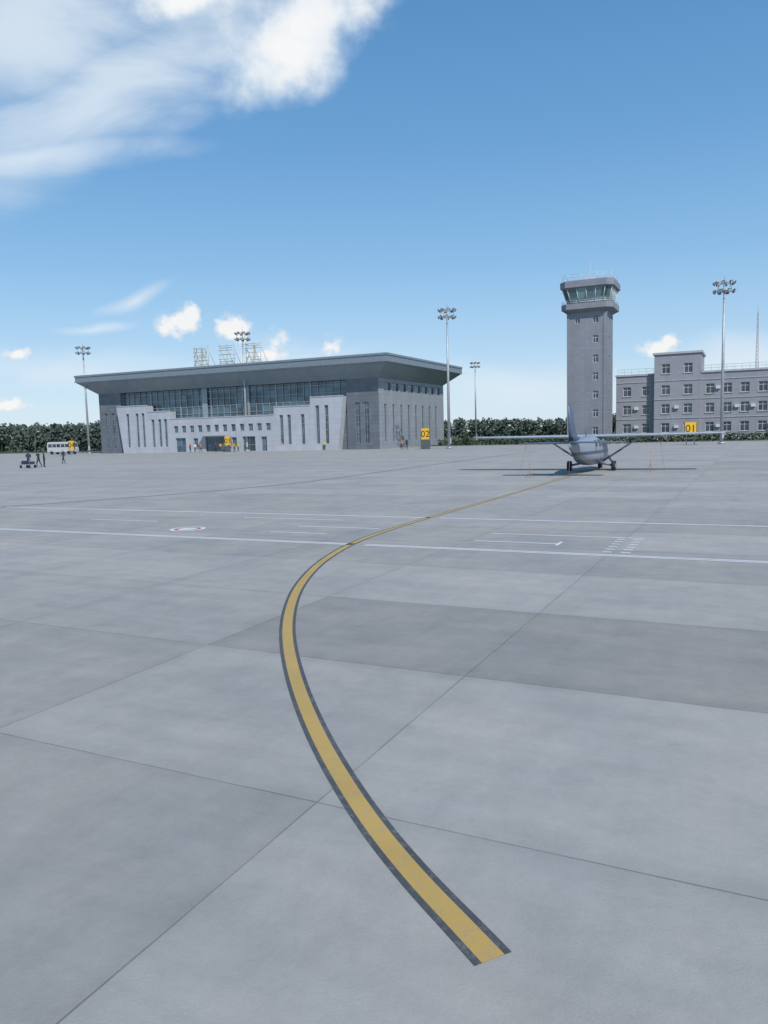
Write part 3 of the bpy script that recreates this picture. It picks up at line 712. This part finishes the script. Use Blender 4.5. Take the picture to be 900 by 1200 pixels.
# ------------------------------------------------------------------ vegetation
def leafmat(name,a,b_):
    m,t,b=newmat(name);g=t.n('ShaderNodeNewGeometry')
    c=t.mix(g.outputs['Random Per Island'],a,b_);c=t.mix(t.ss(t.noise(g.outputs['Position'],.35,3),.35,.65),c,tuple(q*.75 for q in a));t.l(c,b.inputs['Base Color']);b.inputs['Roughness'].default_value=.8;b.inputs['Specular IOR Level'].default_value=.2
    return m
m_leaf=leafmat("tree_leaves_hazed",(.085,.12,.10),(.12,.15,.12));m_bark=mat("bark",(.10,.09,.08),.9)  # tree leaf colour made paler and bluer, distance haze painted in
m_hedge=leafmat("hedge_leaves",(.06,.09,.05),(.10,.13,.07))
def leaf(bm,c,s_,mi=0):
    n=Vector((random.gauss(0,1),random.gauss(0,1)-.9,random.gauss(.6,1))).normalized();o=n.orthogonal().normalized();q=n.cross(o);a=random.random()*6.28
    e1=(o*math.cos(a)+q*math.sin(a))*s_;e2=(q*math.cos(a)-o*math.sin(a))*s_*random.uniform(.6,1)
    f=bm.faces.new([bm.verts.new(c-e1),bm.verts.new(c-e2),bm.verts.new(c+e1),bm.verts.new(c+e2)]);f.material_index=mi
def treeline(name,u0,u1,v,hh,sp,rows=3,dens=150):
    bm=bmesh.new();u=u0
    while u<u1:
        for k in range(rows):
            x0,y0=uv(u+random.uniform(-1.5,1.5),v+k*3.5+random.uniform(-1,1));H=hh*random.uniform(.84,1.04)*(1+.06*math.sin(u*.11));cr_=random.uniform(1.9,2.8)
            if k==0:
                rod(bm,(x0,y0,-.1),(x0+random.uniform(-.2,.2),y0,H*.75),.16,.06,5,1)
                for j in range(3):
                    a=random.random()*6.28;rod(bm,(x0,y0,H*(.3+.12*j)),(x0+math.cos(a)*1.4,y0+math.sin(a)*1.4,H*(.5+.12*j)),.06,.02,4,1)
            cl=[(random.uniform(-1,1)*cr_*.6,random.uniform(-1,1)*cr_*.6,H*random.uniform(.12,.88),random.uniform(1.,1.7)) for _ in range(11)]+[(0,0,H*.9,.9)]
            for _ in range(dens):
                c=random.choice(cl);q=Vector((random.gauss(0,1),random.gauss(0,1),random.gauss(0,1))).normalized()*c[3]*random.uniform(.3,1.1)
                leaf(bm,Vector((x0+c[0]+q.x,y0+c[1]+q.y,max(.3,c[2]+q.z))),random.uniform(.3,.6))
        u+=sp
    fin(name,bm,[m_leaf,m_bark])
treeline("distant_tree_row",-262,-85,165,8.5,2.6,3,130)
treeline("distant_tree_row",-125,10,290,7.2,2.6,3,120)
bm=bmesh.new()
for _ in range(9000):
    u_=random.uniform(-57,75);c=Vector((*uv(u_,146+random.uniform(-.7,.7)),random.uniform(0.05,1.15+.1*math.sin(u_*2.3))));leaf(bm,c,random.uniform(.12,.26))
fin("hedge",bm,m_hedge)
for k,(u_,v_) in enumerate([(-50,143),(-40,142.5),(-31,143),(-9,142),(3,141.5),(14,142),(24,142),(36,141.7)]):
    bm=bmesh.new();x_,y_=uv(u_,v_);rod(bm,(0,0,0),(0,0,1.),.06,.03,5,1)
    for _ in range(260):
        q=Vector((random.gauss(0,1),random.gauss(0,1),random.gauss(0,1))).normalized()*random.uniform(.3,1.);leaf(bm,Vector((q.x*.9,q.y*.9,1.0+q.z*.8)),random.uniform(.1,.22))
    fin("shrub",bm,[m_hedge,m_bark],None,(x_,y_,-.1))
